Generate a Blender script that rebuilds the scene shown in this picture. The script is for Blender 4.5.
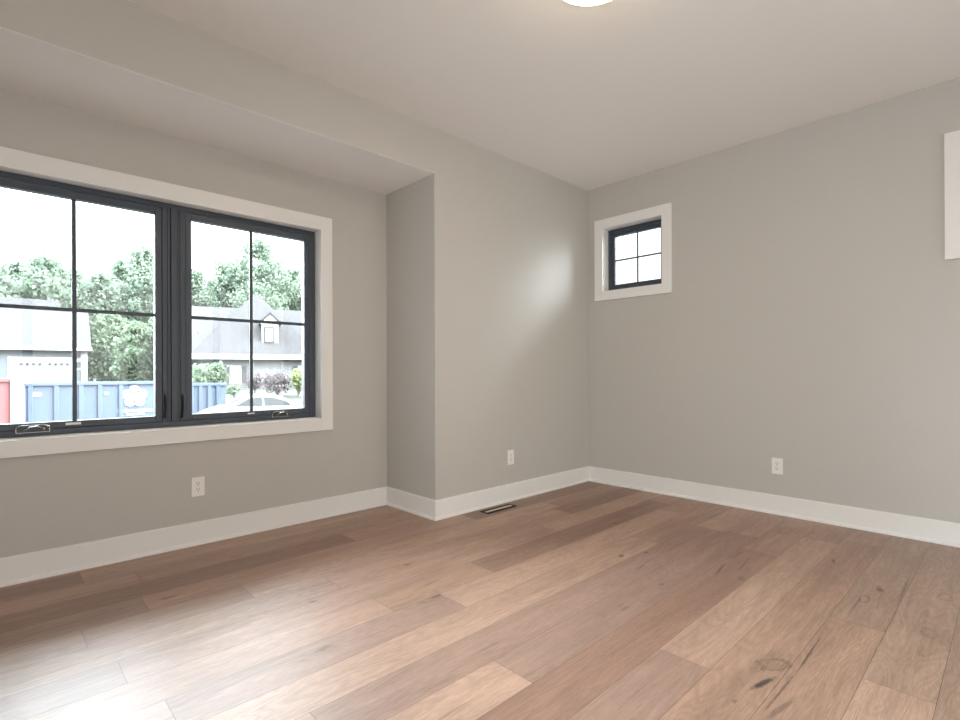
import bpy, bmesh, math, random
from mathutils import Vector, Matrix, noise as mnoise
for o in list(bpy.data.objects): bpy.data.objects.remove(o)
C = bpy.context.scene.collection
S = bpy.context.scene
PI = math.pi
random.seed(7)

# ------------------------------------------------------------------ camera
cam_data = bpy.data.cameras.new('camera'); cam = bpy.data.objects.new('camera', cam_data); C.objects.link(cam)
R_ = Vector((0.72363492, -0.69017292, -0.00372203)); U_ = Vector((0.00295911, -0.00229029, 0.999993)); F_ = Vector((0.690176609, 0.72364086, -0.00038496))
m = Matrix.Identity(4)
for i in range(3):
    m[i][0] = R_[i]; m[i][1] = U_[i]; m[i][2] = -F_[i]
m.translation = (-4.0991, -2.8152, 1.0330)
cam.matrix_world = m
cam_data.sensor_width = 36; cam_data.lens = 513.97 * 36 / 960; cam_data.shift_y = 11.684 / 960
cam_data.clip_start = 0.05; cam_data.clip_end = 600
S.camera = cam

# ------------------------------------------------------------------ sky and exposure
SKY = 8.5            # radiance of the cloud overhead
HORIZON = 0.2       # the horizon relative to it
GLOW = 62.0          # sky lobe added high beyond the large window to brighten the floor
SMALL_LOBE = 78.0   # sky lobe added to throw a beam through the small window
LAMP = 34.0
BACK_FILL = 0.46           # unseen fill lamp added behind the camera
LEFT_FILL = 0.76            # unseen lamp added at the left door, in place of daylight
w = bpy.data.worlds.new('overcast_sky'); S.world = w; w.use_nodes = True
nt = w.node_tree; nt.nodes.clear()
out = nt.nodes.new('ShaderNodeOutputWorld'); bg = nt.nodes.new('ShaderNodeBackground')
tc = nt.nodes.new('ShaderNodeTexCoord'); sep = nt.nodes.new('ShaderNodeSeparateXYZ'); rp = nt.nodes.new('ShaderNodeValToRGB')
rp.color_ramp.elements[0].position = 0.22; rp.color_ramp.elements[0].color = (HORIZON * 0.97, HORIZON * 0.985, HORIZON, 1)
rp.color_ramp.elements[1].position = 0.60; rp.color_ramp.elements[1].color = (0.88, 0.945, 1.0, 1)
nt.links.new(tc.outputs['Generated'], sep.inputs[0]); nt.links.new(sep.outputs['Z'], rp.inputs[0])
nt.links.new(rp.outputs[0], bg.inputs['Color']); bg.inputs['Strength'].default_value = SKY
last = bg.outputs[0]
for az, el, power, strength, tint in ((122, 36, 6, GLOW, (0.82, 0.925, 1.0)), (-55, 35, 9, SMALL_LOBE, (0.88, 0.95, 1.0))):
    az, el = math.radians(az), math.radians(el)
    dt = nt.nodes.new('ShaderNodeVectorMath'); dt.operation = 'DOT_PRODUCT'
    dt.inputs[1].default_value = (math.cos(az) * math.cos(el), math.sin(az) * math.cos(el), math.sin(el))
    mxz = nt.nodes.new('ShaderNodeMath'); mxz.operation = 'MAXIMUM'; mxz.inputs[1].default_value = 0
    pw = nt.nodes.new('ShaderNodeMath'); pw.operation = 'POWER'; pw.inputs[1].default_value = power
    gl = nt.nodes.new('ShaderNodeMath'); gl.operation = 'MULTIPLY'; gl.inputs[1].default_value = strength
    nt.links.new(tc.outputs['Generated'], dt.inputs[0]); nt.links.new(dt.outputs['Value'], mxz.inputs[0]); nt.links.new(mxz.outputs[0], pw.inputs[0]); nt.links.new(pw.outputs[0], gl.inputs[0])
    bg2 = nt.nodes.new('ShaderNodeBackground'); bg2.inputs['Color'].default_value = (*tint, 1); nt.links.new(gl.outputs[0], bg2.inputs['Strength'])
    ad = nt.nodes.new('ShaderNodeAddShader'); nt.links.new(last, ad.inputs[0]); nt.links.new(bg2.outputs[0], ad.inputs[1]); last = ad.outputs[0]
nt.links.new(ad.outputs[0], out.inputs[0])
al = bpy.data.lights.new('door_fill_light', 'AREA'); al.shape = 'RECTANGLE'; al.size = 2.1; al.size_y = 2.2; al.energy = 100 * LEFT_FILL; al.color = (0.92, 0.965, 1.0)
ao = bpy.data.objects.new('door_fill_light', al); C.objects.link(ao); al2 = bpy.data.lights.new('back_fill_light', 'AREA'); al2.shape = 'RECTANGLE'; al2.size = 4.6; al2.size_y = 2.3; al2.energy = 100 * BACK_FILL; al2.color = (1.0, 0.98, 0.95); al2.spread = math.radians(130)
ao2 = bpy.data.objects.new('back_fill_light', al2); C.objects.link(ao2); ao2.location = (-2.6, -4.80, 1.2); ao2.rotation_euler = (-PI / 2, 0, PI)  # back fill lamp, added out of view
ao.location = (-5.50, -2.9, 1.2); ao.rotation_euler = (0, -PI / 2, 0)  # left lamp, added outside the door glass to brighten the room
S.view_settings.view_transform = 'Standard'; S.view_settings.look = 'None'; S.view_settings.gamma = 1
S.view_settings.use_curve_mapping = False; S.view_settings.exposure = 0.0
S.cycles.use_denoising = True
S.cycles.max_bounces = 14; S.cycles.diffuse_bounces = 8; S.cycles.transparent_max_bounces = 24

# ------------------------------------------------------------------ materials
def mat(name, col, rough=0.6, metal=0.0, spec=0.5, nscale=None, namt=0.0, bump=0.0):
    M = bpy.data.materials.new(name); M.use_nodes = True
    n = M.node_tree; b = n.nodes['Principled BSDF']
    b.inputs['Base Color'].default_value = (*col, 1); b.inputs['Roughness'].default_value = rough
    b.inputs['Metallic'].default_value = metal; b.inputs['Specular IOR Level'].default_value = spec
    if nscale:
        t = n.nodes.new('ShaderNodeTexCoord'); x = n.nodes.new('ShaderNodeTexNoise')
        x.inputs['Scale'].default_value = nscale; x.inputs['Detail'].default_value = 4
        n.links.new(t.outputs['Object'], x.inputs['Vector'])
        if namt:
            r = n.nodes.new('ShaderNodeValToRGB')
            r.color_ramp.elements[0].position = 0.3; r.color_ramp.elements[1].position = 0.7
            r.color_ramp.elements[0].color = (*[c * (1 - namt) for c in col], 1)
            r.color_ramp.elements[1].color = (*[min(1, c * (1 + namt)) for c in col], 1)
            n.links.new(x.outputs[0], r.inputs[0]); n.links.new(r.outputs[0], b.inputs['Base Color'])
        if bump:
            bp = n.nodes.new('ShaderNodeBump'); bp.inputs['Strength'].default_value = bump; bp.inputs['Distance'].default_value = 0.002
            n.links.new(x.outputs[0], bp.inputs['Height']); n.links.new(bp.outputs[0], b.inputs['Normal'])
    return M
def emit(name, col, s):
    M = bpy.data.materials.new(name); M.use_nodes = True
    b = M.node_tree.nodes['Principled BSDF']; b.inputs['Base Color'].default_value = (0.9, 0.9, 0.88, 1)
    b.inputs['Emission Color'].default_value = (*col, 1); b.inputs['Emission Strength'].default_value = s
    return M
def leaf_mat(name, c0, c1):
    M = bpy.data.materials.new(name); M.use_nodes = True; n = M.node_tree; n.nodes.clear()
    o = n.nodes.new('ShaderNodeOutputMaterial'); d = n.nodes.new('ShaderNodeBsdfDiffuse'); t = n.nodes.new('ShaderNodeBsdfTranslucent')
    mx = n.nodes.new('ShaderNodeMixShader'); mx.inputs[0].default_value = 0.5
    tc = n.nodes.new('ShaderNodeTexCoord'); x = n.nodes.new('ShaderNodeTexNoise'); x.inputs['Scale'].default_value = 1.6; x.inputs['Detail'].default_value = 5
    r = n.nodes.new('ShaderNodeValToRGB'); r.color_ramp.elements[0].position = 0.35; r.color_ramp.elements[1].position = 0.68
    r.color_ramp.elements[0].color = (*c0, 1); r.color_ramp.elements[1].color = (*c1, 1)
    n.links.new(tc.outputs['Object'], x.inputs[0]); n.links.new(x.outputs[0], r.inputs[0])
    n.links.new(r.outputs[0], d.inputs[0]); n.links.new(r.outputs[0], t.inputs[0])
    n.links.new(d.outputs[0], mx.inputs[1]); n.links.new(t.outputs[0], mx.inputs[2]); n.links.new(mx.outputs[0], o.inputs[0])
    return M
def glass_mat():
    M = bpy.data.materials.new('window_glass'); M.use_nodes = True; n = M.node_tree; n.nodes.clear()
    o = n.nodes.new('ShaderNodeOutputMaterial'); t = n.nodes.new('ShaderNodeBsdfTransparent'); g = n.nodes.new('ShaderNodeBsdfGlossy')
    t.inputs[0].default_value = (0.97, 0.985, 0.98, 1); g.inputs['Roughness'].default_value = 0.02
    f = n.nodes.new('ShaderNodeFresnel'); f.inputs[0].default_value = 1.45; mx = n.nodes.new('ShaderNodeMixShader')
    n.links.new(f.outputs[0], mx.inputs[0]); n.links.new(t.outputs[0], mx.inputs[1]); n.links.new(g.outputs[0], mx.inputs[2]); n.links.new(mx.outputs[0], o.inputs[0])
    return M
WALL = mat('wall_paint', (0.53, 0.508, 0.47), 0.55, spec=0.35, nscale=180, bump=0.04)
CEIL = mat('ceiling_paint', (0.86, 0.85, 0.835), 0.8, spec=0.2)
TRIM = mat('trim_paint', (0.82, 0.805, 0.78), 0.35, spec=0.45)
BLACK = mat('black_window_finish', (0.050, 0.062, 0.084), 0.42, spec=0.5)  # blue cast of veiling glare mixed into the black
DARKV = mat('dark_hardware', (0.012, 0.012, 0.016), 0.3)
CHROME = mat('bright_hardware', (0.55, 0.56, 0.58), 0.22, metal=0.9)
PLATE = mat('outlet_plastic', (0.84, 0.82, 0.79), 0.3)
SLOT = mat('outlet_slot', (0.03, 0.03, 0.03), 0.6)
STICK = mat('sticker_white', (0.85, 0.85, 0.84), 0.6)
BRONZE = mat('register_bronze', (0.014, 0.010, 0.008), 0.6, spec=0.3)
WELL = mat('register_well', (0.012, 0.01, 0.01), 0.8)
REGBAR = mat('register_bar', (0.62, 0.53, 0.45), 0.45)
GLASS = glass_mat()
RING = mat('lamp_ring', (0.75, 0.74, 0.72), 0.4)
DIFF = emit('lamp_diffuser', (1.0, 0.80, 0.58), LAMP)
DOORM = mat('door_paint', (0.80, 0.79, 0.77), 0.4)

def floor_material():
    M = bpy.data.materials.new('oak_planks'); M.use_nodes = True; n = M.node_tree; L = n.links.new
    b = n.nodes['Principled BSDF']
    at = n.nodes.new('ShaderNodeAttribute'); at.attribute_name = 'tone'
    uv = n.nodes.new('ShaderNodeUVMap'); uv.uv_map = 'grain'
    def mapped(sx, sy):
        mp = n.nodes.new('ShaderNodeMapping'); mp.inputs['Scale'].default_value = (sx, sy, 1); L(uv.outputs[0], mp.inputs[0]); return mp
    def noise(sx, sy, detail, dist=0.0, rough=0.55):
        x = n.nodes.new('ShaderNodeTexNoise'); x.inputs['Scale'].default_value = 1; x.inputs['Detail'].default_value = detail
        x.inputs['Distortion'].default_value = dist; x.inputs['Roughness'].default_value = rough
        L(mapped(sx, sy).outputs[0], x.inputs[0]); return x.outputs[0]
    def rng(v, a, b_, c, d):
        r = n.nodes.new('ShaderNodeMapRange'); r.inputs[1].default_value = a; r.inputs[2].default_value = b_; r.inputs[3].default_value = c; r.inputs[4].default_value = d
        L(v, r.inputs[0]); return r.outputs[0]
    def mth(op, a, b_=None):
        x = n.nodes.new('ShaderNodeMath'); x.operation = op
        for i, v in enumerate((a, b_)):
            if v is None: continue
            if isinstance(v, (int, float)): x.inputs[i].default_value = v
            else: L(v, x.inputs[i])
        return x.outputs[0]
    fine = rng(noise(24, 230, 6, 0.5, 0.75), 0.3, 0.7, 0.74, 1.14)
    mid = rng(noise(1.8, 26, 6, 1.6, 0.65), 0.28, 0.72, 0.84, 1.10)
    broad = rng(noise(1.1, 5.5, 4, 1.0), 0.3, 0.7, 0.84, 1.10)
    # cathedral figure: rings of a stretched noise field
    fld = noise(0.75, 7.0, 2, 0.6)
    ring = mth('FRACT', mth('MULTIPLY', fld, 24.0))
    ring = rng(mth('ABSOLUTE', mth('SUBTRACT', ring, 0.5)), 0.0, 0.5, 1.04, 0.88)
    g = mth('MULTIPLY', mth('MULTIPLY', fine, mid), mth('MULTIPLY', broad, ring))
    # dark mineral streaks along the grain
    st = rng(noise(1.1, 30, 4, 0.9, 0.6), 0.66, 0.78, 1.0, 0.55)
    g = mth('MULTIPLY', g, st)
    mxg = n.nodes.new('ShaderNodeMix'); mxg.data_type = 'RGBA'; mxg.blend_type = 'MULTIPLY'; mxg.inputs[0].default_value = 1
    cmb = n.nodes.new('ShaderNodeCombineColor'); L(g, cmb.inputs[0]); L(mth('POWER', g, 1.08), cmb.inputs[1]); L(mth('POWER', g, 1.15), cmb.inputs[2])
    L(at.outputs['Color'], mxg.inputs[6]); L(cmb.outputs[0], mxg.inputs[7])
    col = mxg.outputs[2]
    # random small knots
    vo = n.nodes.new('ShaderNodeTexVoronoi'); vo.inputs['Scale'].default_value = 1; L(mapped(0.85, 2.1).outputs[0], vo.inputs[0])
    k = mth('ADD', vo.outputs['Distance'], mth('MULTIPLY', mth('SUBTRACT', noise(22, 60, 3), 0.5), 0.05))
    kn = rng(k, 0.012, 0.05, 0.75, 0.0)
    kr = rng(mth('ABSOLUTE', mth('SUBTRACT', k, 0.075)), 0.0, 0.02, 0.28, 0.0)
    kk = mth('MAXIMUM', kn, kr)
    # knots and checks the boards really carry: x, y, half length, half width, turn, strength
    tcn = n.nodes.new('ShaderNodeTexCoord')
    wob = n.nodes.new('ShaderNodeTexNoise'); wob.inputs['Scale'].default_value = 28; wob.inputs['Detail'].default_value = 3; L(tcn.outputs['Object'], wob.inputs[0])
    for (x, y, rx, ry, a, s, ringed) in KNOTS:
        mp = n.nodes.new('ShaderNodeMapping'); mp.vector_type = 'TEXTURE'
        mp.inputs['Location'].default_value = (x, y, 0); mp.inputs['Rotation'].default_value = (0, 0, a); mp.inputs['Scale'].default_value = (rx, ry, 1)
        L(tcn.outputs['Object'], mp.inputs[0])
        ln = n.nodes.new('ShaderNodeVectorMath'); ln.operation = 'LENGTH'; L(mp.outputs[0], ln.inputs[0])
        dd = mth('ADD', ln.outputs['Value'], mth('MULTIPLY', mth('SUBTRACT', wob.outputs[0], 0.5), 1.1))
        if ringed: v = rng(mth('ABSOLUTE', mth('SUBTRACT', dd, 0.8)), 0.02, 0.26, s, 0.0)
        else: v = rng(dd, 0.45, 1.05, s, 0.0)
        kk = mth('MAXIMUM', kk, v)
    mk = n.nodes.new('ShaderNodeMix'); mk.data_type = 'RGBA'; L(kk, mk.inputs[0]); L(col, mk.inputs[6]); mk.inputs[7].default_value = (0.045, 0.03, 0.024, 1)
    L(mk.outputs[2], b.inputs['Base Color'])
    L(rng(mid, 0.84, 1.10, 0.47, 0.40), b.inputs['Roughness']); b.inputs['Specular IOR Level'].default_value = 1.0
    bp = n.nodes.new('ShaderNodeBump'); bp.inputs['Strength'].default_value = 0.12; bp.inputs['Distance'].default_value = 0.0012
    L(fine, bp.inputs['Height']); L(bp.outputs[0], b.inputs['Normal'])
    return M

# ------------------------------------------------------------------ mesh helpers
def box(bm, x0, x1, y0, y1, z0, z1):
    v = [bm.verts.new((x, y, z)) for x in (x0, x1) for y in (y0, y1) for z in (z0, z1)]
    for f in ((0, 1, 3, 2), (4, 6, 7, 5), (0, 4, 5, 1), (2, 3, 7, 6), (0, 2, 6, 4), (1, 5, 7, 3)):
        bm.faces.new([v[i] for i in f])
def prism(bm, pts, y0, y1, axis='y'):
    """polygon in the x-z plane (axis y) or y-z plane (axis x) or x-y plane (axis z) pushed from y0 to y1"""
    def P(a, b, t): return {'y': (a, t, b), 'x': (t, a, b), 'z': (a, b, t)}[axis]
    A = [bm.verts.new(P(a, b, y0)) for a, b in pts]; B = [bm.verts.new(P(a, b, y1)) for a, b in pts]
    k = len(pts)
    bm.faces.new(A); bm.faces.new(B[::-1])
    for i in range(k): bm.faces.new((A[i], B[i], B[(i + 1) % k], A[(i + 1) % k]))
def lathe(bm, prof, seg=48, cx=0, cy=0):
    rings = []
    for r, z in prof:
        if r < 1e-6: rings.append([bm.verts.new((cx, cy, z))])
        else: rings.append([bm.verts.new((cx + r * math.cos(2 * PI * i / seg), cy + r * math.sin(2 * PI * i / seg), z)) for i in range(seg)])
    for a, b in zip(rings, rings[1:]):
        for i in range(seg):
            j = (i + 1) % seg
            if len(a) == 1 and len(b) == 1: continue
            if len(a) == 1: bm.faces.new((a[0], b[i], b[j]))
            elif len(b) == 1: bm.faces.new((a[i], b[0], a[j]))
            else: bm.faces.new((a[i], b[i], b[j], a[j]))
def tube(bm, pts, rad, seg=10):
    rings = []
    n_ = len(pts); pts = [Vector(p) for p in pts]
    for i, p in enumerate(pts):
        d = (pts[min(i + 1, n_ - 1)] - pts[max(i - 1, 0)]).normalized()
        u = d.cross(Vector((0, 0, 1)) if abs(d.z) < 0.9 else Vector((1, 0, 0))).normalized(); v = d.cross(u)
        r = rad[i] if isinstance(rad, (list, tuple)) else rad
        rings.append([bm.verts.new(p + r * (u * math.cos(2 * PI * k / seg) + v * math.sin(2 * PI * k / seg))) for k in range(seg)])
    for a, b in zip(rings, rings[1:]):
        for k in range(seg): bm.faces.new((a[k], a[(k + 1) % seg], b[(k + 1) % seg], b[k]))
    bm.faces.new(rings[0][::-1]); bm.faces.new(rings[-1])
def obj(name, bm, material, parent=None, bevel=0.0, smooth=False, seg=2):
    bmesh.ops.recalc_face_normals(bm, faces=bm.faces)
    me = bpy.data.meshes.new(name); bm.to_mesh(me); bm.free()
    o = bpy.data.objects.new(name, me); C.objects.link(o); me.materials.append(material)
    if parent: o.parent = parent
    if bevel:
        md = o.modifiers.new('bevel', 'BEVEL'); md.width = bevel; md.segments = seg; md.limit_method = 'ANGLE'; md.angle_limit = math.radians(40)
    if smooth:
        for p in me.polygons: p.use_smooth = True
    return o
def B(*boxes):
    bm = bmesh.new()
    for b in boxes: box(bm, *b)
    return bm
def struct(o): o['kind'] = 'structure'; return o
def tag(o, label, cat, group=None):
    o['label'] = label; o['category'] = cat
    if group: o['group'] = group
    return o
def empty(name, loc, rz=0.0):
    o = bpy.data.objects.new(name, None); C.objects.link(o); o.location = loc; o.rotation_euler = (0, 0, rz); o.empty_display_size = 0.1
    return o
def copy_tree(o, parent=None):
    c = o.copy(); C.objects.link(c); c.parent = parent
    for ch in list(o.children):
        copy_tree(ch, c)
    return c

# ------------------------------------------------------------------ room shell
H = 2.74; AX = -1.8473; AL = -4.763; AD = 0.6044; SZ = 2.4197
LX = -5.3; BY = -4.6

# floor: individual boards in one mesh
KNOTS = [(-2.11, -2.217, 0.066, 0.040, -0.5, 0.50, 1), (-2.165, -2.20, 0.022, 0.010, 0.2, 0.55, 0), (-2.255, -2.229, 0.078, 0.013, -0.25, 0.97, 0), (-2.12, -2.19, 0.12, 0.03, -0.1, 0.22, 0), (-2.11, -2.217, 0.062, 0.036, -0.5, 0.20, 0), (-2.30, -2.16, 0.12, 0.03, 0.2, 0.18, 0),
         (-1.95, -2.286, 0.19, 0.005, 0.02, 0.72, 0), (-2.25, -2.284, 0.18, 0.005, -0.02, 0.6, 0), (-2.36, -2.31, 0.10, 0.012, -0.2, 0.45, 0), (-2.42, -2.20, 0.015, 0.007, 0, 0.5, 0),
         (-1.07, -2.36, 0.05, 0.016, 0.2, 0.7, 0), (-0.80, -2.12, 0.05, 0.010, 0.3, 0.7, 0), (-1.25, -2.33, 0.05, 0.022, 0, 0.5, 1),
         (-1.35, -1.74, 0.12, 0.007, 0.15, 0.85, 0), (-1.18, -1.80, 0.16, 0.005, 0.1, 0.6, 0), (-1.05, -1.72, 0.10, 0.006, -0.1, 0.6, 0),
         (-3.05, -0.62, 0.02, 0.014, 0, 0.55, 0), (-2.55, -0.83, 0.10, 0.008, 0.1, 0.6, 0), (-2.48, -0.55, 0.035, 0.012, 0, 0.6, 0),
         (-3.50, -0.115, 0.05, 0.010, 0.05, 0.75, 0), (-3.62, 0.03, 0.06, 0.006, 0.05, 0.6, 0), (-3.86, -0.11, 0.30, 0.007, 0.05, 0.4, 0),
         (-1.55, -1.28, 0.03, 0.016, 0.1, 0.85, 0), (-1.40, -1.35, 0.025, 0.012, 0, 0.75, 0), (-1.62, -1.44, 0.06, 0.008, 0.1, 0.5, 0),
         (-0.96, -2.581, 0.055, 0.030, 0.1, 0.32, 1), (-1.432, -2.572, 0.05, 0.028, 0, 0.30, 1), (-3.20, -1.02, 0.05, 0.02, 0.1, 0.4, 0),
         (-1.75, -1.62, 0.02, 0.012, 0, 0.5, 0), (-2.1, -1.63, 0.04, 0.012, 0.1, 0.45, 0), (-1.02, -0.92, 0.05, 0.007, 0.1, 0.5, 0),
         (-1.4, -1.86, 0.045, 0.02, 0.2, 0.4, 0), (-3.1, 0.22, 0.05, 0.01, 0, 0.5, 0), (-1.0, -2.44, 0.25, 0.006, 0.02, 0.45, 0)]
LIGHT = (0.468, 0.296, 0.214); MIDT = (0.400, 0.242, 0.168); PINK = (0.436, 0.266, 0.193); DARK = (0.300, 0.168, 0.118); MAUV = (0.352, 0.216, 0.163); GREY = (0.398, 0.258, 0.184)
FIX = {8: [-2.80], 5: [-3.702, -2.59], 4: [-2.84, -2.223], 2: [-2.882], 10: [-2.302], 9: [-3.3, -0.94], 11: [-3.9, -0.35], 7: [-3.4, -0.7], 6: [-4.2, -1.2], 12: [-3.3, -1.55], 1: [-3.836, -3.223], 0: [-3.60], -2: [-3.56]}
TONES = [(10, -1.2, LIGHT), (9, -1.6, DARK), (9, -0.4, MIDT), (8, -2.0, MAUV), (8, -3.2, LIGHT), (4, -2.5, (0.42, 0.255, 0.175)), (4, -1.6, DARK), (5, -3.1, MAUV), (5, -1.8, LIGHT), (5, -4.0, PINK),
         (11, -1.5, MIDT), (12, -1.2, GREY), (13, -0.9, GREY), (10, -2.9, MAUV), (0, -0.8, DARK), (1, -0.8, MIDT), (7, -2.5, PINK), (6, -2.5, LIGHT), (3, -2.5, PINK), (2, -2.2, PINK), (2, -3.4, LIGHT), (3, -1.2, LIGHT), (6, -1.0, MIDT), (7, -1.0, MAUV)]
def build_floor():
    verts, faces, tones, uvs = [], [], [], []
    rnd = random.Random(21); G = 0.0007
    for k in range(-4, 25):
        y1 = -0.019 - 0.187 * k; y0 = y1 - 0.187
        y1 = min(y1, AD)
        xs = [LX - 0.0]
        fx = FIX.get(k, [])
        joints = list(fx)
        lo = min(fx) if fx else LX + rnd.uniform(0.3, 1.9)
        hi = max(fx) if fx else lo
        if not fx: joints.append(lo)
        x = lo
        while True:
            x -= rnd.uniform(1.1, 2.1)
            if x < LX + 0.25: break
            joints.append(x)
        x = hi
        while True:
            x += rnd.uniform(1.75, 2.35)
            if x > -0.25: break
            joints.append(x)
        js = [LX] + sorted(joints) + [0.0]
        for a, b in zip(js, js[1:]):
            tone = rnd.choice([LIGHT, MIDT, PINK, PINK, MAUV, MIDT, GREY, DARK])
            for kk, xm, t in TONES:
                if kk == k and a <= xm <= b: tone = t
            j = rnd.uniform(0.95, 1.05); tone = tuple(c * j for c in tone)
            i = len(verts)
            verts += [(a + G, y0 + G, 0), (b - G, y0 + G, 0), (b - G, y1 - G, 0), (a + G, y1 - G, 0)]
            faces.append((i, i + 1, i + 2, i + 3)); ou, ov = rnd.uniform(0, 60), rnd.uniform(0, 60)
            for (vx, vy, _) in verts[-4:]: uvs.append((vx + ou, vy + ov)); tones.append((*tone, 1))
    i = len(verts)   # slab the boards lie on
    x0, x1, y0, y1, z0, z1 = LX, 0, -7.6, AD, -0.12, -0.0015
    verts += [(x0, y0, z0), (x1, y0, z0), (x1, y1, z0), (x0, y1, z0), (x0, y0, z1), (x1, y0, z1), (x1, y1, z1), (x0, y1, z1)]
    for f in ((3, 2, 1, 0), (4, 5, 6, 7), (0, 1, 5, 4), (1, 2, 6, 5), (2, 3, 7, 6), (3, 0, 4, 7)):
        faces.append(tuple(i + q for q in f))
        for q in f: uvs.append((0, 0)); tones.append((0.06, 0.04, 0.03, 1))
    me = bpy.data.meshes.new('floor'); me.from_pydata(verts, [], faces); me.update()
    ul = me.uv_layers.new(name='grain')
    for li, l in enumerate(me.loops): ul.data[li].uv = uvs[li]
    ca = me.color_attributes.new('tone', 'FLOAT_COLOR', 'CORNER')
    for li in range(len(me.loops)): ca.data[li].color = tones[li]
    me.materials.append(floor_material())
    o = bpy.data.objects.new('floor', me); C.objects.link(o); return struct(o)
build_floor()

struct(obj('ceiling', B((LX, 0.0, BY, 0.0, H, H + 0.12)), CEIL))
struct(obj('ceiling_alcove', B((AL, AX, 0.0, AD, SZ, SZ + 0.002)), CEIL))
# the wall with the alcove: pier right of it, pier left of it, header over it
bm = B((AX, 0.15, 0.0, 0.76, 0, H + 0.12), (LX - 0.15, AL, 0.0, 0.76, 0, H + 0.12), (AL, AX, 0.0, 0.76, SZ + 0.002, H + 0.12))
struct(obj('wall_front', bm, WALL))
# alcove back wall with its window opening
WX0, WX1, WZ0, WZ1 = -4.248, -2.388, 0.695, 2.058
struct(obj('wall_alcove', B((AL, WX0, AD, 0.76, 0, SZ), (WX1, AX, AD, 0.76, 0, SZ), (WX0, WX1, AD, 0.76, 0, WZ0), (WX0, WX1, AD, 0.76, WZ1, SZ)), WALL))
# right wall with two small high windows
def wall_holes(y0, y1, holes, z0, z1):
    bx = []; cur = y1
    for (a, b, c, d) in holes:                                  # a > b
        bx += [(0.0, 0.15, a, cur, z0, z1), (0.0, 0.15, b, a, z0, c), (0.0, 0.15, b, a, d, z1)]; cur = b
    bx.append((0.0, 0.15, y0, cur, z0, z1)); return bx
SW = [(-0.160, -0.759, 1.754, 2.354), (-2.586, -3.185, 1.754, 2.354)]
struct(obj('wall_right', B(*wall_holes(BY - 0.15, 0.0, SW, 0, H + 0.12)), WALL))

DY0, DY1, DZ = -4.1, -1.7, 2.3
# unseen shell added behind the back glass doors to block the sky lobe
struct(obj('wall_light_block', B((LX - 0.15, 0.15, -7.75, -7.6, 0, 2.86), (LX - 0.15, LX, -7.6, -4.75, 0, 2.86), (0.0, 0.15, -7.6, -4.75, 0, 2.86)), WALL))
struct(obj('ceiling_light_block', B((LX, 0.0, -7.6, -4.75, 2.74, 2.86)), CEIL))
struct(obj('wall_left', B((LX - 0.15, LX, BY - 0.15, DY0, 0, H + 0.12), (LX - 0.15, LX, DY1, 0.0, 0, H + 0.12), (LX - 0.15, LX, DY0, DY1, DZ, H + 0.12)), WALL))
struct(obj('wall_back', B((LX, -4.9, BY - 0.15, BY, 0, H + 0.12), (-0.3, 0.0, BY - 0.15, BY, 0, H + 0.12), (-4.9, -0.3, BY - 0.15, BY, 2.4, H + 0.12)), WALL))

# baseboards, each with its shoe moulding
def baseboard(name, x0, x1, y0, y1, out, wrap=None, hb=0.135, t=0.016, s=0.014):
    """strip along the wall; out = direction the face looks ('-y', '-x', '+x', '+y')"""
    prof = [(0, 0), (t, 0), (t, hb - 0.006), (t - 0.006, hb), (0, hb)]
    sh = [(t, 0), (t + s, 0), (t + s, 0.009), (t + s * 0.85, 0.014), (t + s * 0.5, 0.018), (t, 0.019)]
    obs = []; ends = (x0, x1, y0, y1)
    for nm, pr in ((name, prof), ('shoe_molding', sh)):
        bm = bmesh.new(); e = t if nm == name else t + s
        x0, x1, y0, y1 = ends[0] - (e if wrap == 'x0' else 0), ends[1] + (e if wrap == 'x1' else 0), ends[2] - (e if wrap == 'y0' else 0), ends[3]
        if out == '-y': prism(bm, [(y0 - d, z) for d, z in pr], x0, x1, 'x')
        if out == '+y': prism(bm, [(y0 + d, z) for d, z in pr], x0, x1, 'x')
        if out == '-x': prism(bm, [(x0 - d, z) for d, z in pr], y0, y1, 'y')
        if out == '+x': prism(bm, [(x0 + d, z) for d, z in pr], y0, y1, 'y')
        obs.append(obj(nm, bm, TRIM))
    obs[1].parent = obs[0]
    return struct(obs[0])
baseboard('baseboard_right', 0, 0, BY, 0.0, '-x')
baseboard('baseboard_front', AX, 0.0, 0, 0, '-y', 'x0')
baseboard('baseboard_alcove_right', AX, AX, 0.0, AD, '-x')
baseboard('baseboard_alcove', AL, AX, AD, AD, '-y')
baseboard('baseboard_alcove_left', AL, AL, 0.0, AD, '+x')
baseboard('baseboard_front_left', LX, AL, 0, 0, '-y', 'x1')
baseboard('baseboard_left', LX, LX, DY1 + 0.09, 0.0, '+x')
baseboard('baseboard_back_left', LX, LX, BY, DY0 - 0.09, '+x')
baseboard('baseboard_back', LX, -4.99, BY, BY, '+y')
baseboard('baseboard_back_right', -0.21, 0.0, BY, BY, '+y')

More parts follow.
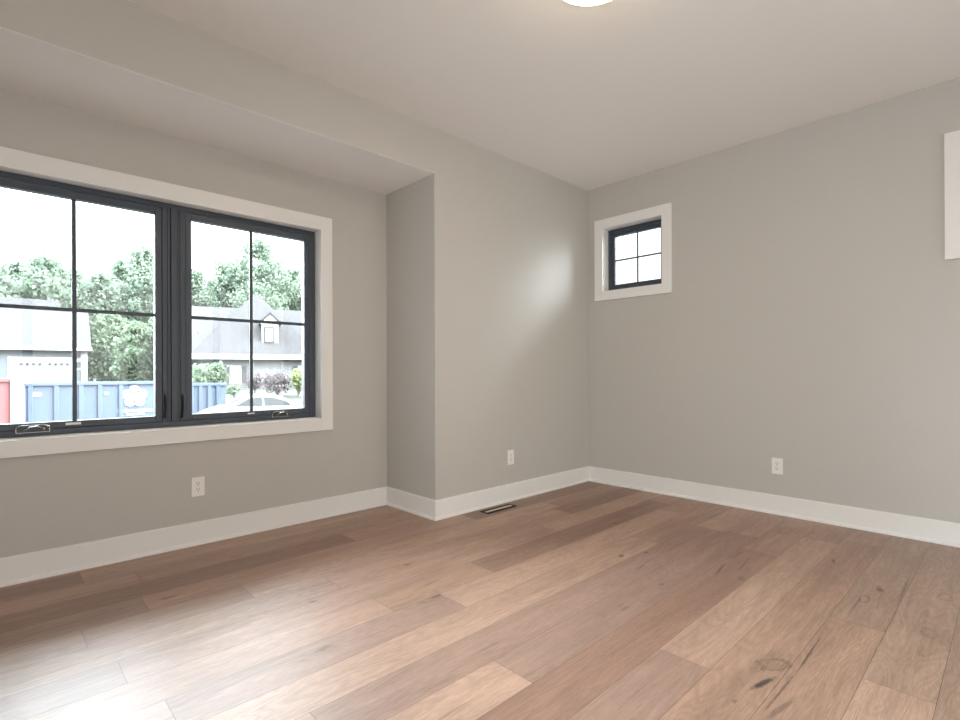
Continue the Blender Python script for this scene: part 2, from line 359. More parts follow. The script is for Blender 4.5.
# glazed double door added out of view on the left, for the lamp there
dr = empty('added_left_door', (LX, (DY0 + DY1) / 2, 0), -PI / 2); struct(dr)
hw = (DY1 - DY0) / 2
obj('casing', B((-hw - 0.087, -hw, 0.0, 0.02, 0, DZ + 0.087), (hw, hw + 0.087, 0.0, 0.02, 0, DZ + 0.087), (-hw, hw, 0.0, 0.02, DZ, DZ + 0.087)), TRIM, dr, 0.002)
for s0, s1 in ((-hw + 0.004, -0.002), (0.002, hw - 0.004)):
    lf = obj('door_leaf', B((s0, s0 + 0.08, -0.085, -0.045, 0.008, DZ - 0.004), (s1 - 0.08, s1, -0.085, -0.045, 0.008, DZ - 0.004), (s0 + 0.08, s1 - 0.08, -0.085, -0.045, 0.008, 0.16), (s0 + 0.08, s1 - 0.08, -0.085, -0.045, DZ - 0.094, DZ - 0.004)), DOORM, dr, 0.003)
    obj('glass_pane', B((s0 + 0.075, s1 - 0.075, -0.068, -0.062, 0.155, DZ - 0.089)), GLASS, lf)
    xk = -0.05 if s1 < 0.1 else 0.05; sg = -1 if s1 < 0.1 else 1
    bm = bmesh.new(); tube(bm, [(xk, -0.045, 1.0), (xk, 0.012, 1.0), (xk + sg * 0.11, 0.014, 1.0)], 0.009)
    obj('door_handle', bm, DARKV, lf, smooth=True)

# ------------------------------------------------------------------ windows (local x to the right seen from inside, y outwards, z up; y = 0 at the wall face)
def rect(x0, x1, z0, z1, t, y0, y1, tz=None):
    tz = tz or t
    return [(x0, x0 + t, y0, y1, z0, z1), (x1 - t, x1, y0, y1, z0, z1), (x0 + t, x1 - t, y0, y1, z0, z0 + tz), (x0 + t, x1 - t, y0, y1, z1 - tz, z1)]
def sash(parent, x0, x1, z0, z1, y0, y1, gy, st, mw):
    s = obj('sash', B(*rect(x0, x1, z0, z1, st, y0, y1)), BLACK, parent, 0.003)
    gx0, gx1, gz0, gz1 = x0 + st, x1 - st, z0 + st, z1 - st
    obj('glass_pane', B((gx0 - 0.004, gx1 + 0.004, gy, gy + 0.004, gz0 - 0.004, gz1 + 0.004)), GLASS, s)
    cx, cz = (gx0 + gx1) / 2, (gz0 + gz1) / 2
    obj('muntin', B((cx - mw / 2, cx + mw / 2, gy - 0.012, gy - 0.001, gz0, gz1), (gx0, cx - mw / 2, gy - 0.011, gy - 0.001, cz - mw / 2, cz + mw / 2), (cx + mw / 2, gx1, gy - 0.011, gy - 0.001, cz - mw / 2, cz + mw / 2)), BLACK, s, 0.0015)
    return s
def crank(parent, x, z, y, wd):
    bm = bmesh.new(); hw_ = wd / 2
    prism(bm, [(x - hw_, z - 0.021), (x + hw_, z - 0.021), (x + hw_, z + 0.010), (x + hw_ - 0.02, z + 0.021), (x - hw_ + 0.02, z + 0.021), (x - hw_, z + 0.010)], y - 0.012, y)
    c = obj('crank_handle', bm, CHROME, parent, 0.003)
    bm = bmesh.new()
    prism(bm, [(x - hw_ + 0.004, z - 0.017), (x + hw_ - 0.004, z - 0.017), (x + hw_ - 0.004, z + 0.009), (x + hw_ - 0.021, z + 0.0175), (x - hw_ + 0.021, z + 0.0175), (x - hw_ + 0.004, z + 0.009)], y - 0.016, y - 0.011)
    obj('recess', bm, DARKV, c, 0.001)
    bm = bmesh.new()
    tube(bm, [(x - hw_ * 0.55, y - 0.02, z - 0.008), (x - hw_ * 0.2, y - 0.026, z + 0.009), (x + hw_ * 0.25, y - 0.027, z + 0.013), (x + hw_ * 0.6, y - 0.022, z + 0.002)], [0.003, 0.0035, 0.0035, 0.004], 8)
    lathe(bm, [(0, z - 0.007), (0.006, z - 0.006), (0.007, z), (0.006, z + 0.005), (0, z + 0.006)], 12, x + hw_ * 0.62, y - 0.02)
    obj('folding_arm', bm, CHROME, c, smooth=True)
def lever(parent, x, z, y):
    bm = B((x - 0.006, x + 0.006, y - 0.006, y, z - 0.078, z + 0.078))
    tube(bm, [(x, y - 0.004, z + 0.062), (x, y - 0.016, z + 0.055), (x + 0.002, y - 0.020, z - 0.01), (x - 0.003, y - 0.022, z - 0.05), (x - 0.006, y - 0.022, z - 0.072)], [0.004, 0.005, 0.005, 0.005, 0.008], 8)
    obj('lock_lever', bm, DARKV, parent, 0.001)

W1 = empty('window_1', (-3.298, AD, 0)); struct(W1)
hx = 0.900
obj('casing', B((-1.022, -0.931, -0.02, 0, 0.6205, 2.133), (0.895, 0.982, -0.02, 0, 0.6205, 2.133), (-0.931, 0.895, -0.02, 0, 2.0365, 2.133), (-0.931, 0.895, -0.02, 0, 0.6205, 0.704)), TRIM, W1, 0.002)
obj('jamb', B((-0.948, -0.933, 0.0, 0.156, 0.696, 2.057), (0.895, 0.909, 0.0, 0.156, 0.696, 2.057), (-0.933, 0.895, 0.0, 0.156, 2.042, 2.057), (-0.933, 0.895, 0.0, 0.156, 0.696, 0.710)), TRIM, W1)
fy = 0.0756
fr = obj('frame', B((-0.933, -0.888, fy, fy + 0.08, 0.710, 2.042), (0.850, 0.895, fy, fy + 0.08, 0.710, 2.042), (-0.888, 0.850, fy, fy + 0.08, 2.012, 2.042), (-0.888, 0.850, fy, fy + 0.08, 0.710, 0.742),
                    (-0.062, -0.018, fy, fy + 0.08, 0.742, 2.012), (0.018, 0.062, fy, fy + 0.08, 0.742, 2.012)), BLACK, W1, 0.003)
obj('mullion_cover', B((-0.017, 0.017, fy - 0.008, fy + 0.08, 0.742, 2.012), (-0.036, -0.030, fy - 0.006, fy, 0.742, 2.012), (0.030, 0.036, fy - 0.006, fy, 0.742, 2.012)), BLACK, W1, 0.002)
sL = sash(W1, -0.878, -0.062, 0.742, 2.005, fy + 0.006, fy + 0.055, 0.1105, 0.035, 0.020)
sR = sash(W1, 0.062, 0.852, 0.742, 2.005, fy + 0.006, fy + 0.055, 0.1105, 0.035, 0.020)
crank(W1, -0.642, 0.748, fy, 0.136); crank(W1, 0.640, 0.748, fy, 0.122)
lever(W1, -0.049, 0.838, fy); lever(W1, 0.041, 0.834, fy)
obj('sticker', B((-0.510, -0.445, fy + 0.0045, fy + 0.0065, 0.756, 0.768)), STICK, W1)
obj('sticker', B((0.425, 0.470, fy + 0.0045, fy + 0.0065, 0.758, 0.766)), STICK, W1)

def small_window(name, yc, zc=2.054):
    W = empty(name, (0, yc, 0), -PI / 2); struct(W)
    o, i = 0.3718, 0.288
    obj('casing', B((-o, -i, -0.02, 0, zc - o, zc + o), (i, o, -0.02, 0, zc - o, zc + o), (-i, i, -0.02, 0, zc + i, zc + o), (-i, i, -0.02, 0, zc - o, zc - i)), TRIM, W, 0.002)
    j = 0.286
    obj('jamb', B(*rect(-j - 0.013, j + 0.013, zc - j - 0.013, zc + j + 0.013, 0.013, 0, 0.15)), TRIM, W)
    obj('frame', B(*rect(-j, j, zc - j, zc + j, 0.028, 0.08, 0.15)), BLACK, W, 0.003)
    sash(W, -j + 0.026, j - 0.026, zc - j + 0.026, zc + j - 0.026, 0.092, 0.135, 0.115, 0.036, 0.013)
small_window('window_2', -0.4595); small_window('window_3', -2.8857)

# four-panel glass door added out of view behind the camera, for the fill lamp
PD = empty('added_back_door', (-2.6, BY, 0), PI); struct(PD)
obj('casing', B((-2.387, -2.30, -0.02, 0, 0, 2.487), (2.30, 2.387, -0.02, 0, 0, 2.487), (-2.30, 2.30, -0.02, 0, 2.40, 2.487)), TRIM, PD, 0.002)
for k in range(4):
    a = -2.295 + 1.1475 * k; b_ = a + 1.145
    pf = obj('panel_frame', B(*rect(a, b_, 0.012, 2.39, 0.05, 0.06 + 0.001 * (k % 2), 0.10)), DOORM, PD, 0.003)
    obj('glass_pane', B((a + 0.046, b_ - 0.046, 0.078, 0.083, 0.058, 2.344)), GLASS, pf)

# ------------------------------------------------------------------ ceiling lamp
LC = (-2.288, -1.61)
lamp = tag(empty('ceiling_light', (*LC, H)), 'round flush ceiling light, lit warm white, with thin pale rim', 'ceiling light')
bm = bmesh.new(); lathe(bm, [(0.0, 0.0), (0.190, 0.0), (0.190, -0.058), (0.181, -0.061), (0.177, -0.03), (0.0, -0.03)], 64)
obj('trim_ring', bm, RING, lamp, smooth=False)
bm = bmesh.new(); lathe(bm, [(0.178, -0.032), (0.178, -0.068), (0.168, -0.080), (0.12, -0.090), (0.06, -0.095), (0, -0.096)], 64)
obj('diffuser', bm, DIFF, lamp, smooth=True)

# ------------------------------------------------------------------ outlets
def outlet(x, y, rz, label):
    t = tag(empty('wall_outlet', (x, y, 0.345), rz), label, 'outlet', 'white wall outlets above the baseboards')
    obj('cover_plate', B((-0.036, 0.036, -0.006, 0, -0.058, 0.058)), PLATE, t, 0.003)
    r = obj('receptacle', B((-0.0168, 0.0168, -0.0085, -0.006, -0.0335, 0.0335)), PLATE, t, 0.001)
    for zc in (-0.017, 0.017):
        obj('socket', B((-0.0078, -0.0050, -0.0089, -0.0084, zc + 0.001, zc + 0.010), (0.0050, 0.0078, -0.0089, -0.0084, zc + 0.001, zc + 0.009), (-0.0028, 0.0028, -0.0089, -0.0084, zc - 0.010, zc - 0.0045)), SLOT, r)
    for zc in (-0.046, 0.046):
        bm = bmesh.new(); tube(bm, [(0, -0.0068, zc), (0, -0.005, zc)], 0.003, 10); obj('screw', bm, PLATE, t)
outlet(-3.193, AD, 0, 'white wall outlet under the large window in the alcove')
outlet(-1.080, 0.0, 0, 'white wall outlet above the floor vent, near the room corner')
outlet(0.0, -1.614, -PI / 2, 'white wall outlet on the right wall, below and right of the small window')

# ------------------------------------------------------------------ floor register
v = tag(empty('floor_vent', (-1.335, -0.117, 0.0)), 'narrow dark floor vent with a pale centre bar beside the baseboard', 'floor vent')
bm = B((-0.157, -0.143, -0.042, 0.042, 0.0, 0.004), (0.143, 0.157, -0.042, 0.042, 0.0, 0.004), (-0.143, 0.143, 0.030, 0.042, 0.0, 0.004), (-0.143, 0.143, -0.042, -0.030, 0.0, 0.004))
obj('vent_frame', bm, BRONZE, v, 0.001)
obj('vent_well', B((-0.143, 0.143, -0.030, 0.030, 0.0, 0.0012)), WELL, v)
obj('center_bar', B((-0.136, 0.136, -0.013, 0.013, 0.0012, 0.0045)), REGBAR, v, 0.001)

# ================================================================== outdoors
GZ = -1.2
def far(theta, R):
    t = math.radians(theta)
    return (-4.0991 + R * math.cos(t), -2.8152 + R * math.sin(t)), t - PI / 2
def gz(x, y):
    d = math.hypot(x + 4.1, y + 2.8)
    s = min(1, max(0, (d - 28) / 24)); s = s * s * (3 - 2 * s)
    return GZ + s * 0.95
GRASS = mat('lawn_and_gravel', (0.0242, 0.0265, 0.0195), 1.0, nscale=0.35, namt=0.35)
bm = bmesh.new(); NX, NY = 44, 44; gv = []
for j in range(NY + 1):
    for i in range(NX + 1):
        x = -90 + 200 * i / NX; y = 0.9 + 130 * (j / NY) ** 1.5
        gv.append(bm.verts.new((x, y, gz(x, y))))
for j in range(NY):
    for i in range(NX):
        a = j * (NX + 1) + i; bm.faces.new((gv[a], gv[a + 1], gv[a + NX + 2], gv[a + NX + 1]))
struct(obj('ground', bm, GRASS))

SIDE = mat('grey_siding', (0.0507, 0.0605, 0.0683), 0.7); WSID = mat('white_siding', (0.1089, 0.1139, 0.1188), 0.7)
SHIN = mat('grey_shingles', (0.03, 0.0287, 0.0304), 1.0, nscale=3.5, namt=0.22)
WHITE = mat('white_exterior_trim', (0.231, 0.231, 0.231), 0.6); DGLASS = mat('far_window_glass', (0.036, 0.0396, 0.0432), 0.15)
SHUT = mat('dark_shutter', (0.027, 0.027, 0.0312), 0.6); BRICK = mat('stone_base', (0.072, 0.0684, 0.0648), 0.8, nscale=6, namt=0.25)
def siding(M, n_per_m):
    n = M.node_tree; b = n.nodes['Principled BSDF']
    tc = n.nodes.new('ShaderNodeTexCoord'); sp = n.nodes.new('ShaderNodeSeparateXYZ'); mm = n.nodes.new('ShaderNodeMath'); mm.operation = 'MULTIPLY'; mm.inputs[1].default_value = n_per_m
    fr_ = n.nodes.new('ShaderNodeMath'); fr_.operation = 'FRACT'; bp = n.nodes.new('ShaderNodeBump'); bp.inputs['Strength'].default_value = 0.8; bp.inputs['Distance'].default_value = 0.03; bp.invert = True
    n.links.new(tc.outputs['Object'], sp.inputs[0]); n.links.new(sp.outputs[2], mm.inputs[0]); n.links.new(mm.outputs[0], fr_.inputs[0]); n.links.new(fr_.outputs[0], bp.inputs['Height']); n.links.new(bp.outputs[0], b.inputs['Normal'])
siding(SIDE, 5); siding(WSID, 5)

# grey house with the garage
(p, rz) = far(86, 62)
h1 = tag(empty('house', (*p, -0.25), rz), 'grey sided house with a white double garage door, seen through the left sash', 'house')
Z0 = 0.25
obj('wall', B((-9, 2.43, 0, 11, 0, 3.35 + Z0)), SIDE, h1)
bm = bmesh.new()          # gable roof: front slope up to the ridge and down behind
prism(bm, [(-0.6, 3.25 + Z0), (-0.6, 3.45 + Z0), (5.8, 7.75 + Z0), (12.0, 3.45 + Z0), (12.0, 3.25 + Z0)], -9.5, 2.75, 'x')
obj('roof', bm, SHIN, h1)
bm = bmesh.new()          # taller roof part behind
prism(bm, [(4.0, 5.5 + Z0), (7.0, 8.55 + Z0), (10.0, 5.5 + Z0)], -9.5, 0.45, 'x')
obj('upper_roof', bm, SHIN, h1)
obj('fascia', B((-9.5, 2.8, -0.72, -0.6, 3.13 + Z0, 3.47 + Z0)), WHITE, h1)
obj('corner_trim', B((2.0, 2.46, -0.06, 0, 0, 3.3 + Z0)), WHITE, h1)
g = obj('garage_door', B((-3.2, 1.35, -0.06, 0, 0, 2.5 + Z0)), WHITE, h1, 0.02)
for k in range(8):
    x = -2.43 + 0.43 * k + (0.26 if k > 3 else 0)
    obj('door_window', B((x, x + 0.27, -0.075, -0.055, 1.70 + Z0, 1.98 + Z0)), DGLASS, g)
wn = obj('window', B((1.5, 2.05, -0.04, 0, 1.35 + Z0, 3.1 + Z0)), WHITE, h1)
obj('pane', B((1.58, 1.97, -0.055, -0.035, 1.5 + Z0, 2.1 + Z0)), DGLASS, wn); obj('pane', B((1.58, 1.97, -0.055, -0.035, 2.4 + Z0, 3.0 + Z0)), DGLASS, wn)

# white house with the dormer
(p, rz) = far(71, 48)
h2 = tag(empty('house', (*p, -0.45), rz), 'white sided house with a dormer and dark shutters, seen through the right sash', 'house')
Z0 = 0.45
obj('wall', B((-3.4, 7.0, 0, 12, 0, 2.45 + Z0), (-5.6, -3.4, 2.2, 12, 0, 2.45 + Z0)), WSID, h2)
bm = bmesh.new()
prism(bm, [(-0.5, 2.3 + Z0), (-0.5, 2.5 + Z0), (6, 7.15 + Z0), (12.5, 2.5 + Z0), (12.5, 2.3 + Z0)], -6.0, 7.6, 'x')
obj('roof', bm, SHIN, h2)
bm = bmesh.new()          # hipped peak over the front rooms
ap = bm.verts.new((1.06, 6.0, 8.75 + Z0)); bb = [bm.verts.new(q) for q in ((-3.9, -0.62, 2.5 + Z0), (6.2, -0.62, 2.5 + Z0), (6.2, 12.5, 2.5 + Z0), (-3.9, 12.5, 2.5 + Z0))]
for i in range(4): bm.faces.new((bb[i], bb[(i + 1) % 4], ap))
bm.faces.new(bb[::-1]); obj('peak_roof', bm, SHIN, h2)
obj('fascia', B((-3.95, 7.6, -0.75, -0.6, 2.12 + Z0, 2.55 + Z0)), WHITE, h2)
obj('stone_base', B((-3.45, 7.05, -0.10, 0, 0, 0.10 + Z0)), BRICK, h2)
dm = bmesh.new()
box(dm, 1.41, 2.76, 0.55, 4.5, 3.2 + Z0, 5.35 + Z0)
dor = obj('dormer', dm, WHITE, h2)
bm = bmesh.new(); prism(bm, [(1.15, 5.25 + Z0), (2.085, 6.15 + Z0), (3.0, 5.25 + Z0), (3.0, 5.4 + Z0), (2.085, 6.3 + Z0), (1.15, 5.4 + Z0)], 0.45, 5.5); obj('dormer_roof', bm, SHIN, dor)
obj('window_frame', B(*rect(1.58, 2.44, 3.62 + Z0, 5.0 + Z0, 0.07, 0.48, 0.56)), DGLASS, dor)
bm = bmesh.new(); prism(bm, [(1.25, 5.25 + Z0), (2.92, 5.25 + Z0), (2.085, 6.1 + Z0)], 0.5, 0.56); obj('gable', bm, WHITE, dor)
obj('pane', B((1.67, 2.35, 0.50, 0.57, 3.71 + Z0, 4.91 + Z0)), WSID, dor)
for xc, lab in ((-0.66, 0), (4.75, 1)):
    wn = obj('window', B((xc - 0.45, xc + 0.45, -0.07, 0, -0.15 + Z0, 1.62 + Z0)), WHITE, h2)
    obj('pane', B((xc - 0.36, xc + 0.36, -0.085, -0.06, -0.05 + Z0, 1.5 + Z0)), mat('pale_pane', (0.3, 0.3, 0.3), 0.2), wn)
    for s in (-1, 1):
        a, b = sorted((xc + s * 0.47, xc + s * 0.87)); obj('shutter', B((a, b, -0.06, 0, -0.2 + Z0, 1.6 + Z0)), SHUT, h2)
bm = bmesh.new(); tube(bm, [(-3.44, 2.0, 3.6 + Z0), (-3.44, 2.0, 4.7 + Z0)], 0.05); obj('vent_pipe', bm, WHITE, h2)

# dumpsters
BLUE = mat('dumpster_blue_paint', (0.043, 0.062, 0.100), 0.5, nscale=2, namt=0.08); RED = mat('dumpster_red_paint', (0.150, 0.027, 0.030), 0.5, nscale=2, namt=0.08)
RUST = mat('scuffed_steel', (0.30, 0.30, 0.30), 0.6)
def dumpster(name, theta, R, x0, x1, top, ribs, M, label, group=None, depth=2.4):
    (p, rz) = far(theta, R)
    t = tag(empty(name, (*p, GZ), rz), label, 'dumpster', group); hh = top - GZ
    obj('body', B((x0, x1, 0, 0.05, 0.2, hh), (x0, x1, depth - 0.05, depth, 0.2, hh), (x0, x0 + 0.05, 0.05, depth - 0.05, 0.2, hh), (x1 - 0.05, x1, 0.05, depth - 0.05, 0.2, hh), (x0, x1, 0, depth, 0.12, 0.2)), M, t)
    obj('top_rail', B((x0 - 0.04, x1 + 0.04, -0.09, 0.05, hh - 0.10, hh)), M, t, 0.01); obj('top_rail', B((x0 - 0.04, x1 + 0.04, depth - 0.05, depth + 0.09, hh - 0.10, hh)), M, t, 0.01)
    for r in ribs: obj('rib', B((r, r + 0.13, -0.08, 0, 0.2, hh - 0.1)), M, t, 0.01)
    for xr in (x0 + 0.5, x1 - 0.5):
        bm = bmesh.new(); tube(bm, [(xr, 0.2, 0.1), (xr, 0.5, 0.1)], 0.1, 16); obj('roller', bm, RUST, t)
    return t, hh
d1, hh = dumpster('dumpster', 80, 23, -3.18, 0.80, 0.70, [-3.10, -2.42, -1.74, -1.20, -0.58], BLUE, 'long blue steel dumpster with a white flower emblem, seen through the left sash', 'blue dumpsters on the street')
obj('sign_plate', B((-2.98, -2.76, -0.03, 0, 1.44, 1.57)), WHITE, d1)
for k in range(1): obj('sign_plate', B((-1.02, -0.90, -0.03, 0, 1.44, 1.53)), WHITE, d1)
# flower emblem: five lobes, pale red outline lines inside, two rows of lettering too small to read
bm = bmesh.new(); ec = (-0.11, 1.36); pts = []
for i in range(80):
    a = 2 * PI * i / 80 + PI / 2; dl = (a - PI / 2 + PI / 5) % (2 * PI / 5) - PI / 5; r = 0.245 * math.cos(dl) + math.sqrt(max(0.0, 0.17 ** 2 - (0.245 * math.sin(dl)) ** 2)); pts.append((ec[0] + r * math.cos(a), ec[1] + r * math.sin(a)))
prism(bm, pts, -0.035, -0.02); em = obj('emblem', bm, WHITE, d1)
bm = bmesh.new()
for k in range(5):
    a = PI / 2 + 2 * PI * k / 5; c = (ec[0] + 0.18 * math.cos(a), ec[1] + 0.18 * math.sin(a)); q = [(c[0] + 0.12 * math.cos(t), -0.038, c[1] + 0.12 * math.sin(t)) for t in [a - 2.2 + 4.4 * i / 14 for i in range(15)]]
    tube(bm, q, 0.016, 6)
obj('emblem_lines', bm, mat('emblem_pink', (0.13, 0.028, 0.024), 0.6), em)
rl = random.Random(4)
for (xa, xb, zc, hgt) in ((-0.62, 0.42, 0.83, 0.055), (-0.36, 0.18, 0.70, 0.045), (-0.62, 0.42, 0.53, 0.06)):
    bm = bmesh.new(); x = xa
    while x < xb:
        ww = rl.uniform(0.03, 0.05); box(bm, x, x + ww, -0.03, -0.02, zc - hgt, zc + hgt); x += ww + 0.012
    obj('lettering', bm, WHITE, d1)
d2, hh = dumpster('dumpster', 73.0, 24.2, -1.6, 0.13, 0.58, [-1.5, -1.18, -0.86, -0.54, -0.22], BLUE, 'shorter blue dumpster with close ribs behind the white car, in the right sash', 'blue dumpsters on the street', 2.2)
d3, hh = dumpster('dumpster', 90, 19, -2.9, 0.44, 0.90, [-2.3, -1.6, -0.9, -0.2], RED, 'red steel dumpster at the left edge, next to the long blue one', None, 2.2)
obj('end_post', B((0.40, 0.52, -0.12, 0.0, 0.2, hh)), WHITE, d3, 0.01)
for z in (0.8, 1.25, 1.6): obj('hinge', B((0.50, 0.62, -0.06, 0.04, z, z + 0.16)), RUST, d3, 0.01)
obj('sign_plate', B((-0.35, 0.02, -0.03, 0, hh - 0.62, hh - 0.28)), WHITE, d3)

# car
CARW = mat('white_car_paint', (0.20, 0.20, 0.203), 0.25); CGL = mat('car_glass', (0.025, 0.028, 0.03), 0.35, spec=0.12); TIRE = mat('tire_rubber', (0.02, 0.02, 0.02), 0.8); CLAMP = mat('car_lamp', (0.6, 0.35, 0.3), 0.2)
(p, rz) = far(71, 19)
car = tag(empty('car', (*p, GZ), rz), 'white sedan parked on the street in front of the blue dumpsters', 'car')
def loft(bm, secs):
    rows = [[bm.verts.new(q) for q in s] for s in secs]
    for a, b in zip(rows, rows[1:]):
        for i in range(len(a) - 1): bm.faces.new((a[i], a[i + 1], b[i + 1], b[i]))
    bm.faces.new(rows[0]); bm.faces.new(rows[-1][::-1])
# side outline (x, z), car pointing left
low = [(-1.75, 0.25), (-1.78, 0.55), (-1.66, 0.74), (-1.25, 0.93), (-0.85, 1.06), (-0.55, 1.08), (1.75, 1.06), (2.35, 1.0), (2.55, 0.85), (2.6, 0.5), (2.5, 0.25)]
cab = [(-0.62, 1.05), (-0.10, 1.34), (0.18, 1.43), (0.60, 1.455), (1.05, 1.40), (1.45, 1.25), (1.85, 1.05)]
bm = bmesh.new(); prism(bm, low, -0.02, 1.78); body = obj('body', bm, CARW, car, 0.09, seg=4)
bm = bmesh.new()
def cabsec(sc, y): return [(x, y + (1 if y < 0.9 else -1) * (z - 1.05) * 0.55, z) for x, z in cab]
loft(bm, [[(x, 0.03 + (z - 1.05) * 0.5, z) for x, z in cab], [(x, 1.73 - (z - 1.05) * 0.5, z) for x, z in cab]])
obj('cabin', bm, CARW, car, 0.02)
def glasspoly(nm, pts):
    bm = bmesh.new(); prism(bm, pts, 0, 0.02)
    for v_ in bm.verts: v_.co.y = 0.012 + (v_.co.z - 1.05) * 0.5 + v_.co.y
    obj(nm, bm, CGL, car)
glasspoly('side_window', [(-0.30, 1.09), (0.15, 1.35), (0.55, 1.385), (0.57, 1.09)])
glasspoly('side_window', [(0.63, 1.09), (0.61, 1.385), (0.98, 1.345), (1.38, 1.21), (1.5, 1.09)])
bm = bmesh.new(); prism(bm, [(-0.60, 1.075), (-0.12, 1.345), (-0.14, 1.36), (-0.63, 1.085)], 0.22, 1.54); obj('windshield', bm, CGL, car)
bm = B((-0.55, -0.38, -0.16, -0.02, 1.08, 1.20)); obj('side_mirror', bm, CARW, car, 0.03)
for x in (-1.08, 1.75):
    for y in (0.08, 1.68):
        bm = bmesh.new(); tube(bm, [(x, y - 0.11, 0.32), (x, y + 0.11, 0.32)], 0.32, 24); wl = obj('wheel', bm, TIRE, car)
        bm = bmesh.new(); s = -1 if y < 1 else 1; tube(bm, [(x, y + s * 0.105, 0.32), (x, y + s * 0.125, 0.32)], 0.2, 20); obj('hubcap', bm, CHROME, wl)
obj('headlamp', B((-1.76, -1.52, -0.03, 0.25, 0.62, 0.72)), CLAMP, car, 0.02)

# ------------------------------------------------------------------ trees and shrubs
BARK = mat('bark', (0.10, 0.085, 0.075), 0.9, nscale=4, namt=0.3)
LEAF_D = leaf_mat('oak_leaves', (0.125, 0.165, 0.128), (0.24, 0.29, 0.222)); LEAF_L = leaf_mat('bright_leaves', (0.10, 0.14, 0.098), (0.20, 0.245, 0.168)); LEAF_P = leaf_mat('purple_leaves', (0.0576, 0.048, 0.0528), (0.22, 0.19, 0.20))
def leaves(blobs, n, size, rnd):
    vs, fs = [], []
    tot = sum(b[3] ** 2 for b in blobs)
    for (x, y, z, r, sq) in blobs:
        for _ in range(int(n * r * r / tot)):
            d = Vector((rnd.gauss(0, 1), rnd.gauss(0, 1), rnd.gauss(0, 1))).normalized()
            q = Vector((x, y, z)) + Vector((d.x, d.y, d.z * sq)) * r * (rnd.random() ** 0.5)
            q += Vector([rnd.gauss(0, 0.20 * r) for _ in range(3)])
            nrm = (d + Vector([rnd.gauss(0, 0.7) for _ in range(3)])).normalized()
            u = nrm.cross(Vector((rnd.gauss(0, 1), rnd.gauss(0, 1), rnd.gauss(0, 1)))).normalized(); v_ = nrm.cross(u)
            s = size * rnd.uniform(0.6, 1.4); i = len(vs)
            vs += [tuple(q - u * s), tuple(q - v_ * s * 0.6), tuple(q + u * s), tuple(q + v_ * s * 0.6)]; fs.append((i, i + 1, i + 2, i + 3))
    me = bpy.data.meshes.new('foliage'); me.from_pydata(vs, [], fs); me.update(); return me
def tree_proto(seed, hgt, crown0, cw, n, size, leafm, nb=26, airy=0.0):
    rnd = random.Random(seed); blobs = []
    for q in range(nb):
        f = (q + rnd.random()) / nb; z = crown0 + (hgt - crown0) * f * 0.92
        prof = min(1.0, 0.62 + 0.9 * f) if f < 0.45 else max(0.22, 1.0 - ((f - 0.45) / 0.6) ** 2)
        a = q * 2.4 + rnd.uniform(-0.5, 0.5); rr = cw * prof * math.sqrt(rnd.random()) * 0.85
        br = cw * rnd.uniform(0.30, 0.46) * (1 - airy * 0.4) * (0.8 if f > 0.8 else 1)
        blobs.append((rr * math.cos(a), rr * math.sin(a), z, br, 0.8))
    root = empty('tree', (0, 0, 0))
    bm = bmesh.new(); r0 = hgt * 0.013
    tube(bm, [(0, 0, -0.5), (0.05, 0, hgt * 0.3), (0.1, 0.1, hgt * 0.6), (0, 0.1, hgt * 0.88)], [r0 * 1.2, r0, r0 * 0.6, r0 * 0.2], 10)
    for b in blobs[::2]:
        z0 = max(crown0 * 0.7, b[2] - cw * 0.6); tube(bm, [(0.06, 0.03, z0), (b[0] * 0.5, b[1] * 0.5, (z0 + b[2]) / 2 + 0.2), (b[0], b[1], b[2])], [r0 * 0.35, r0 * 0.22, r0 * 0.1], 6)
    obj('trunk', bm, BARK, root, smooth=True)
    fo = bpy.data.objects.new('foliage', leaves(blobs, n, size, rnd)); C.objects.link(fo); fo.data.materials.append(leafm); fo.parent = root
    return root
protoA = tree_proto(1, 16.5, 0.8, 3.7, 11000, 0.26, LEAF_D, 60)
protoB = tree_proto(2, 18, 1.2, 3.9, 9000, 0.24, LEAF_D, 64, 0.45)
protoD = tree_proto(4, 19, 3.0, 4.9, 9500, 0.24, LEAF_D, 64, 0.55)
protoC = tree_proto(3, 8.5, 0.6, 2.7, 5200, 0.22, LEAF_L, 30)
used = set()
def place(proto, theta, R, sc, rot, label, group):
    o = proto if proto not in used else copy_tree(proto)
    used.add(proto)
    (p, _) = far(theta, R); o.location = (*p, gz(*p)); o.rotation_euler.z = rot; o.scale = (sc, sc, sc)
    return tag(o, label, 'tree', group)
WOODS = 'woodland trees behind the houses'
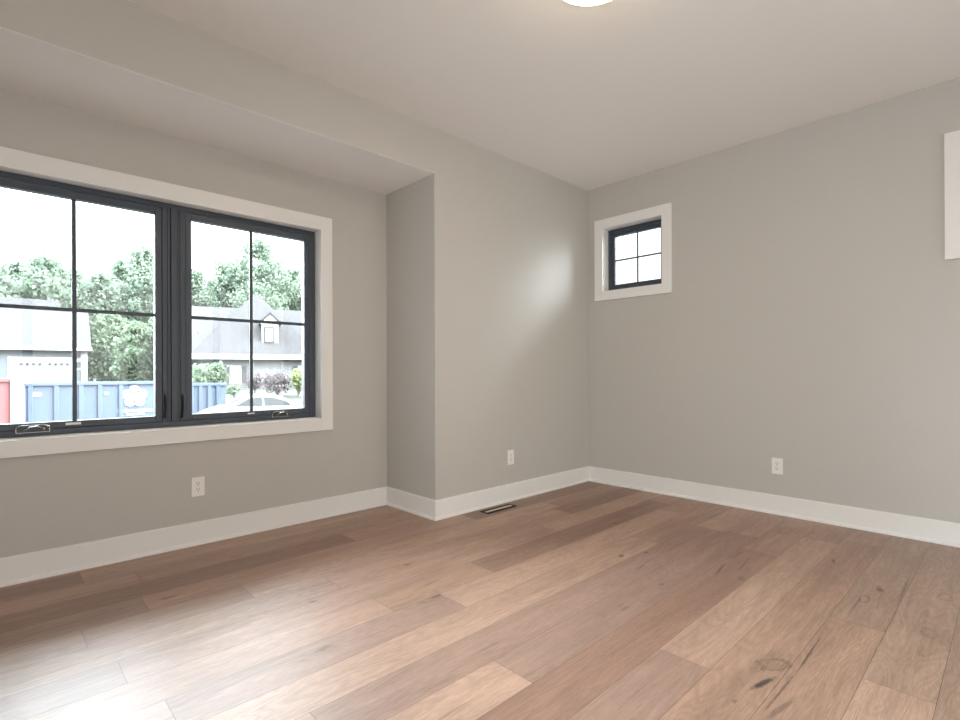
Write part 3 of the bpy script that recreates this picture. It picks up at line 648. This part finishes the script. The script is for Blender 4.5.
for (pr, th, R, s, r, l) in [
    (protoA, 90.2, 80, 0.94, 0.0, 'dense green tree farthest left, above the left end of the garage roof'),
    (protoA, 86.5, 80, 0.97, 1.3, 'dense green tree above the middle of the garage roof'),
    (protoA, 82.9, 80, 0.88, 2.5, 'dense green tree just right of the right end of the garage roof'),
    (protoB, 79.5, 80, 1.04, 0.6, 'tallest loose tree in the left sash, beside the window mullion'),
    (protoA, 88.4, 92, 1.04, 4.0, 'tree of the back row above the left part of the garage roof'),
    (protoB, 84.7, 92, 0.94, 3.3, 'tree of the back row crossed by the vertical muntin of the left sash'),
    (protoB, 81.1, 92, 1.06, 5.2, 'tree of the back row second from the mullion in the left sash'),
    (protoA, 77.8, 92, 1.12, 5.0, 'tree of the back row partly hidden by the window mullion'),
    (protoB, 75.4, 72, 0.82, 1.0, 'airy tree at the left side of the right sash, above the low roof ridge'),
    (protoB, 72.6, 74, 0.92, 3.0, 'airy tree left of the vertical muntin in the right sash'),
    (protoD, 69.6, 70, 0.98, 4.4, 'tallest broad airy tree rising over the roof peak in the right sash'),
    (protoB, 66.4, 74, 0.90, 5.5, 'airy tree right of the roof peak'),
    (protoB, 63.9, 72, 0.82, 0.3, 'airy tree at the right edge of the right sash'),
    (protoA, 73.9, 86, 0.88, 2.0, 'dense tree low behind the left roof ridge of the white house'),
    (protoA, 70.9, 86, 0.90, 2.9, 'dense tree low behind the roof peak of the white house'),
    (protoA, 67.9, 86, 0.88, 3.6, 'dense tree low behind the right roof ridge of the white house')]:
    place(pr, th, R, s, r, l, WOODS)
for (th, R, s, r, l) in [(82.0, 68, 0.95, 0.0, 'bright leafy young tree against the corner of the garage house'), (80.0, 56, 0.72, 1.7, 'bright leafy young tree behind the middle of the long blue dumpster'), (77.9, 64, 0.92, 3.1, 'bright leafy young tree beside the window mullion, over the flower emblem')]:
    place(protoC, th, R, s, r, l, 'young trees behind the long blue dumpster')
def shrub(name, theta, R, w_, h_, n, size, m_, label, cat, stemh=0.0, seed=5, spiky=False):
    rnd = random.Random(seed); (p, rz) = far(theta, R); root = tag(empty(name, (*p, gz(*p)), rz), label, cat)
    bl = []
    for _ in range(14):
        a = rnd.uniform(0, 2 * PI); q = math.sqrt(rnd.random()) * w_ * 0.68; bl.append((q * math.cos(a), q * math.sin(a), stemh + h_ * (0.22 + 0.5 * rnd.random()), w_ * 0.36, 0.8))
    fo = bpy.data.objects.new('foliage', leaves(bl, n, size, rnd)); C.objects.link(fo); fo.data.materials.append(m_); fo.parent = root
    bm = bmesh.new(); tube(bm, [(0, 0, -0.2), (0, 0, stemh + h_ * 0.5)], [0.09, 0.05], 8)
    for k in range(9 if spiky else 4):
        a = rnd.uniform(0, 2 * PI); e = (w_ * 0.7 * math.cos(a), w_ * 0.7 * math.sin(a), stemh + h_ * (rnd.uniform(0.8, 1.2) if spiky else 0.6)); tube(bm, [(0, 0, stemh * 0.8), (e[0] * 0.5, e[1] * 0.5, (stemh + e[2]) * 0.5), e], [0.04, 0.025, 0.012], 6)
    obj('stem', bm, BARK, root)
shrub('round_tree', 74.3, 36, 1.15, 1.75, 2600, 0.10, LEAF_L, 'small round bright green tree above the short blue dumpster', 'tree', 1.05, 5)
shrub('leafy_shrub', 71.9, 40, 0.55, 1.0, 900, 0.08, LEAF_L, 'small green shrub below the shuttered window', 'shrub', 0.0, 6)
shrub('purple_shrub', 70.0, 42.5, 0.75, 1.8, 800, 0.09, LEAF_P, 'small dark purple shrub left of the larger purple one', 'shrub', 0.1, 8, True)
shrub('purple_shrub', 67.8, 40, 1.35, 2.1, 1700, 0.10, LEAF_P, 'large dark purple shrub in front of the white house', 'shrub', 0.1, 9, True)
shrub('yellow_shrub', 65.8, 40, 0.8, 2.6, 1500, 0.10, leaf_mat('yellow_green_leaves', (0.18, 0.22, 0.10), (0.30, 0.34, 0.18)), 'pale yellow green shrub at the right edge of the right sash', 'shrub', 0.0, 10)
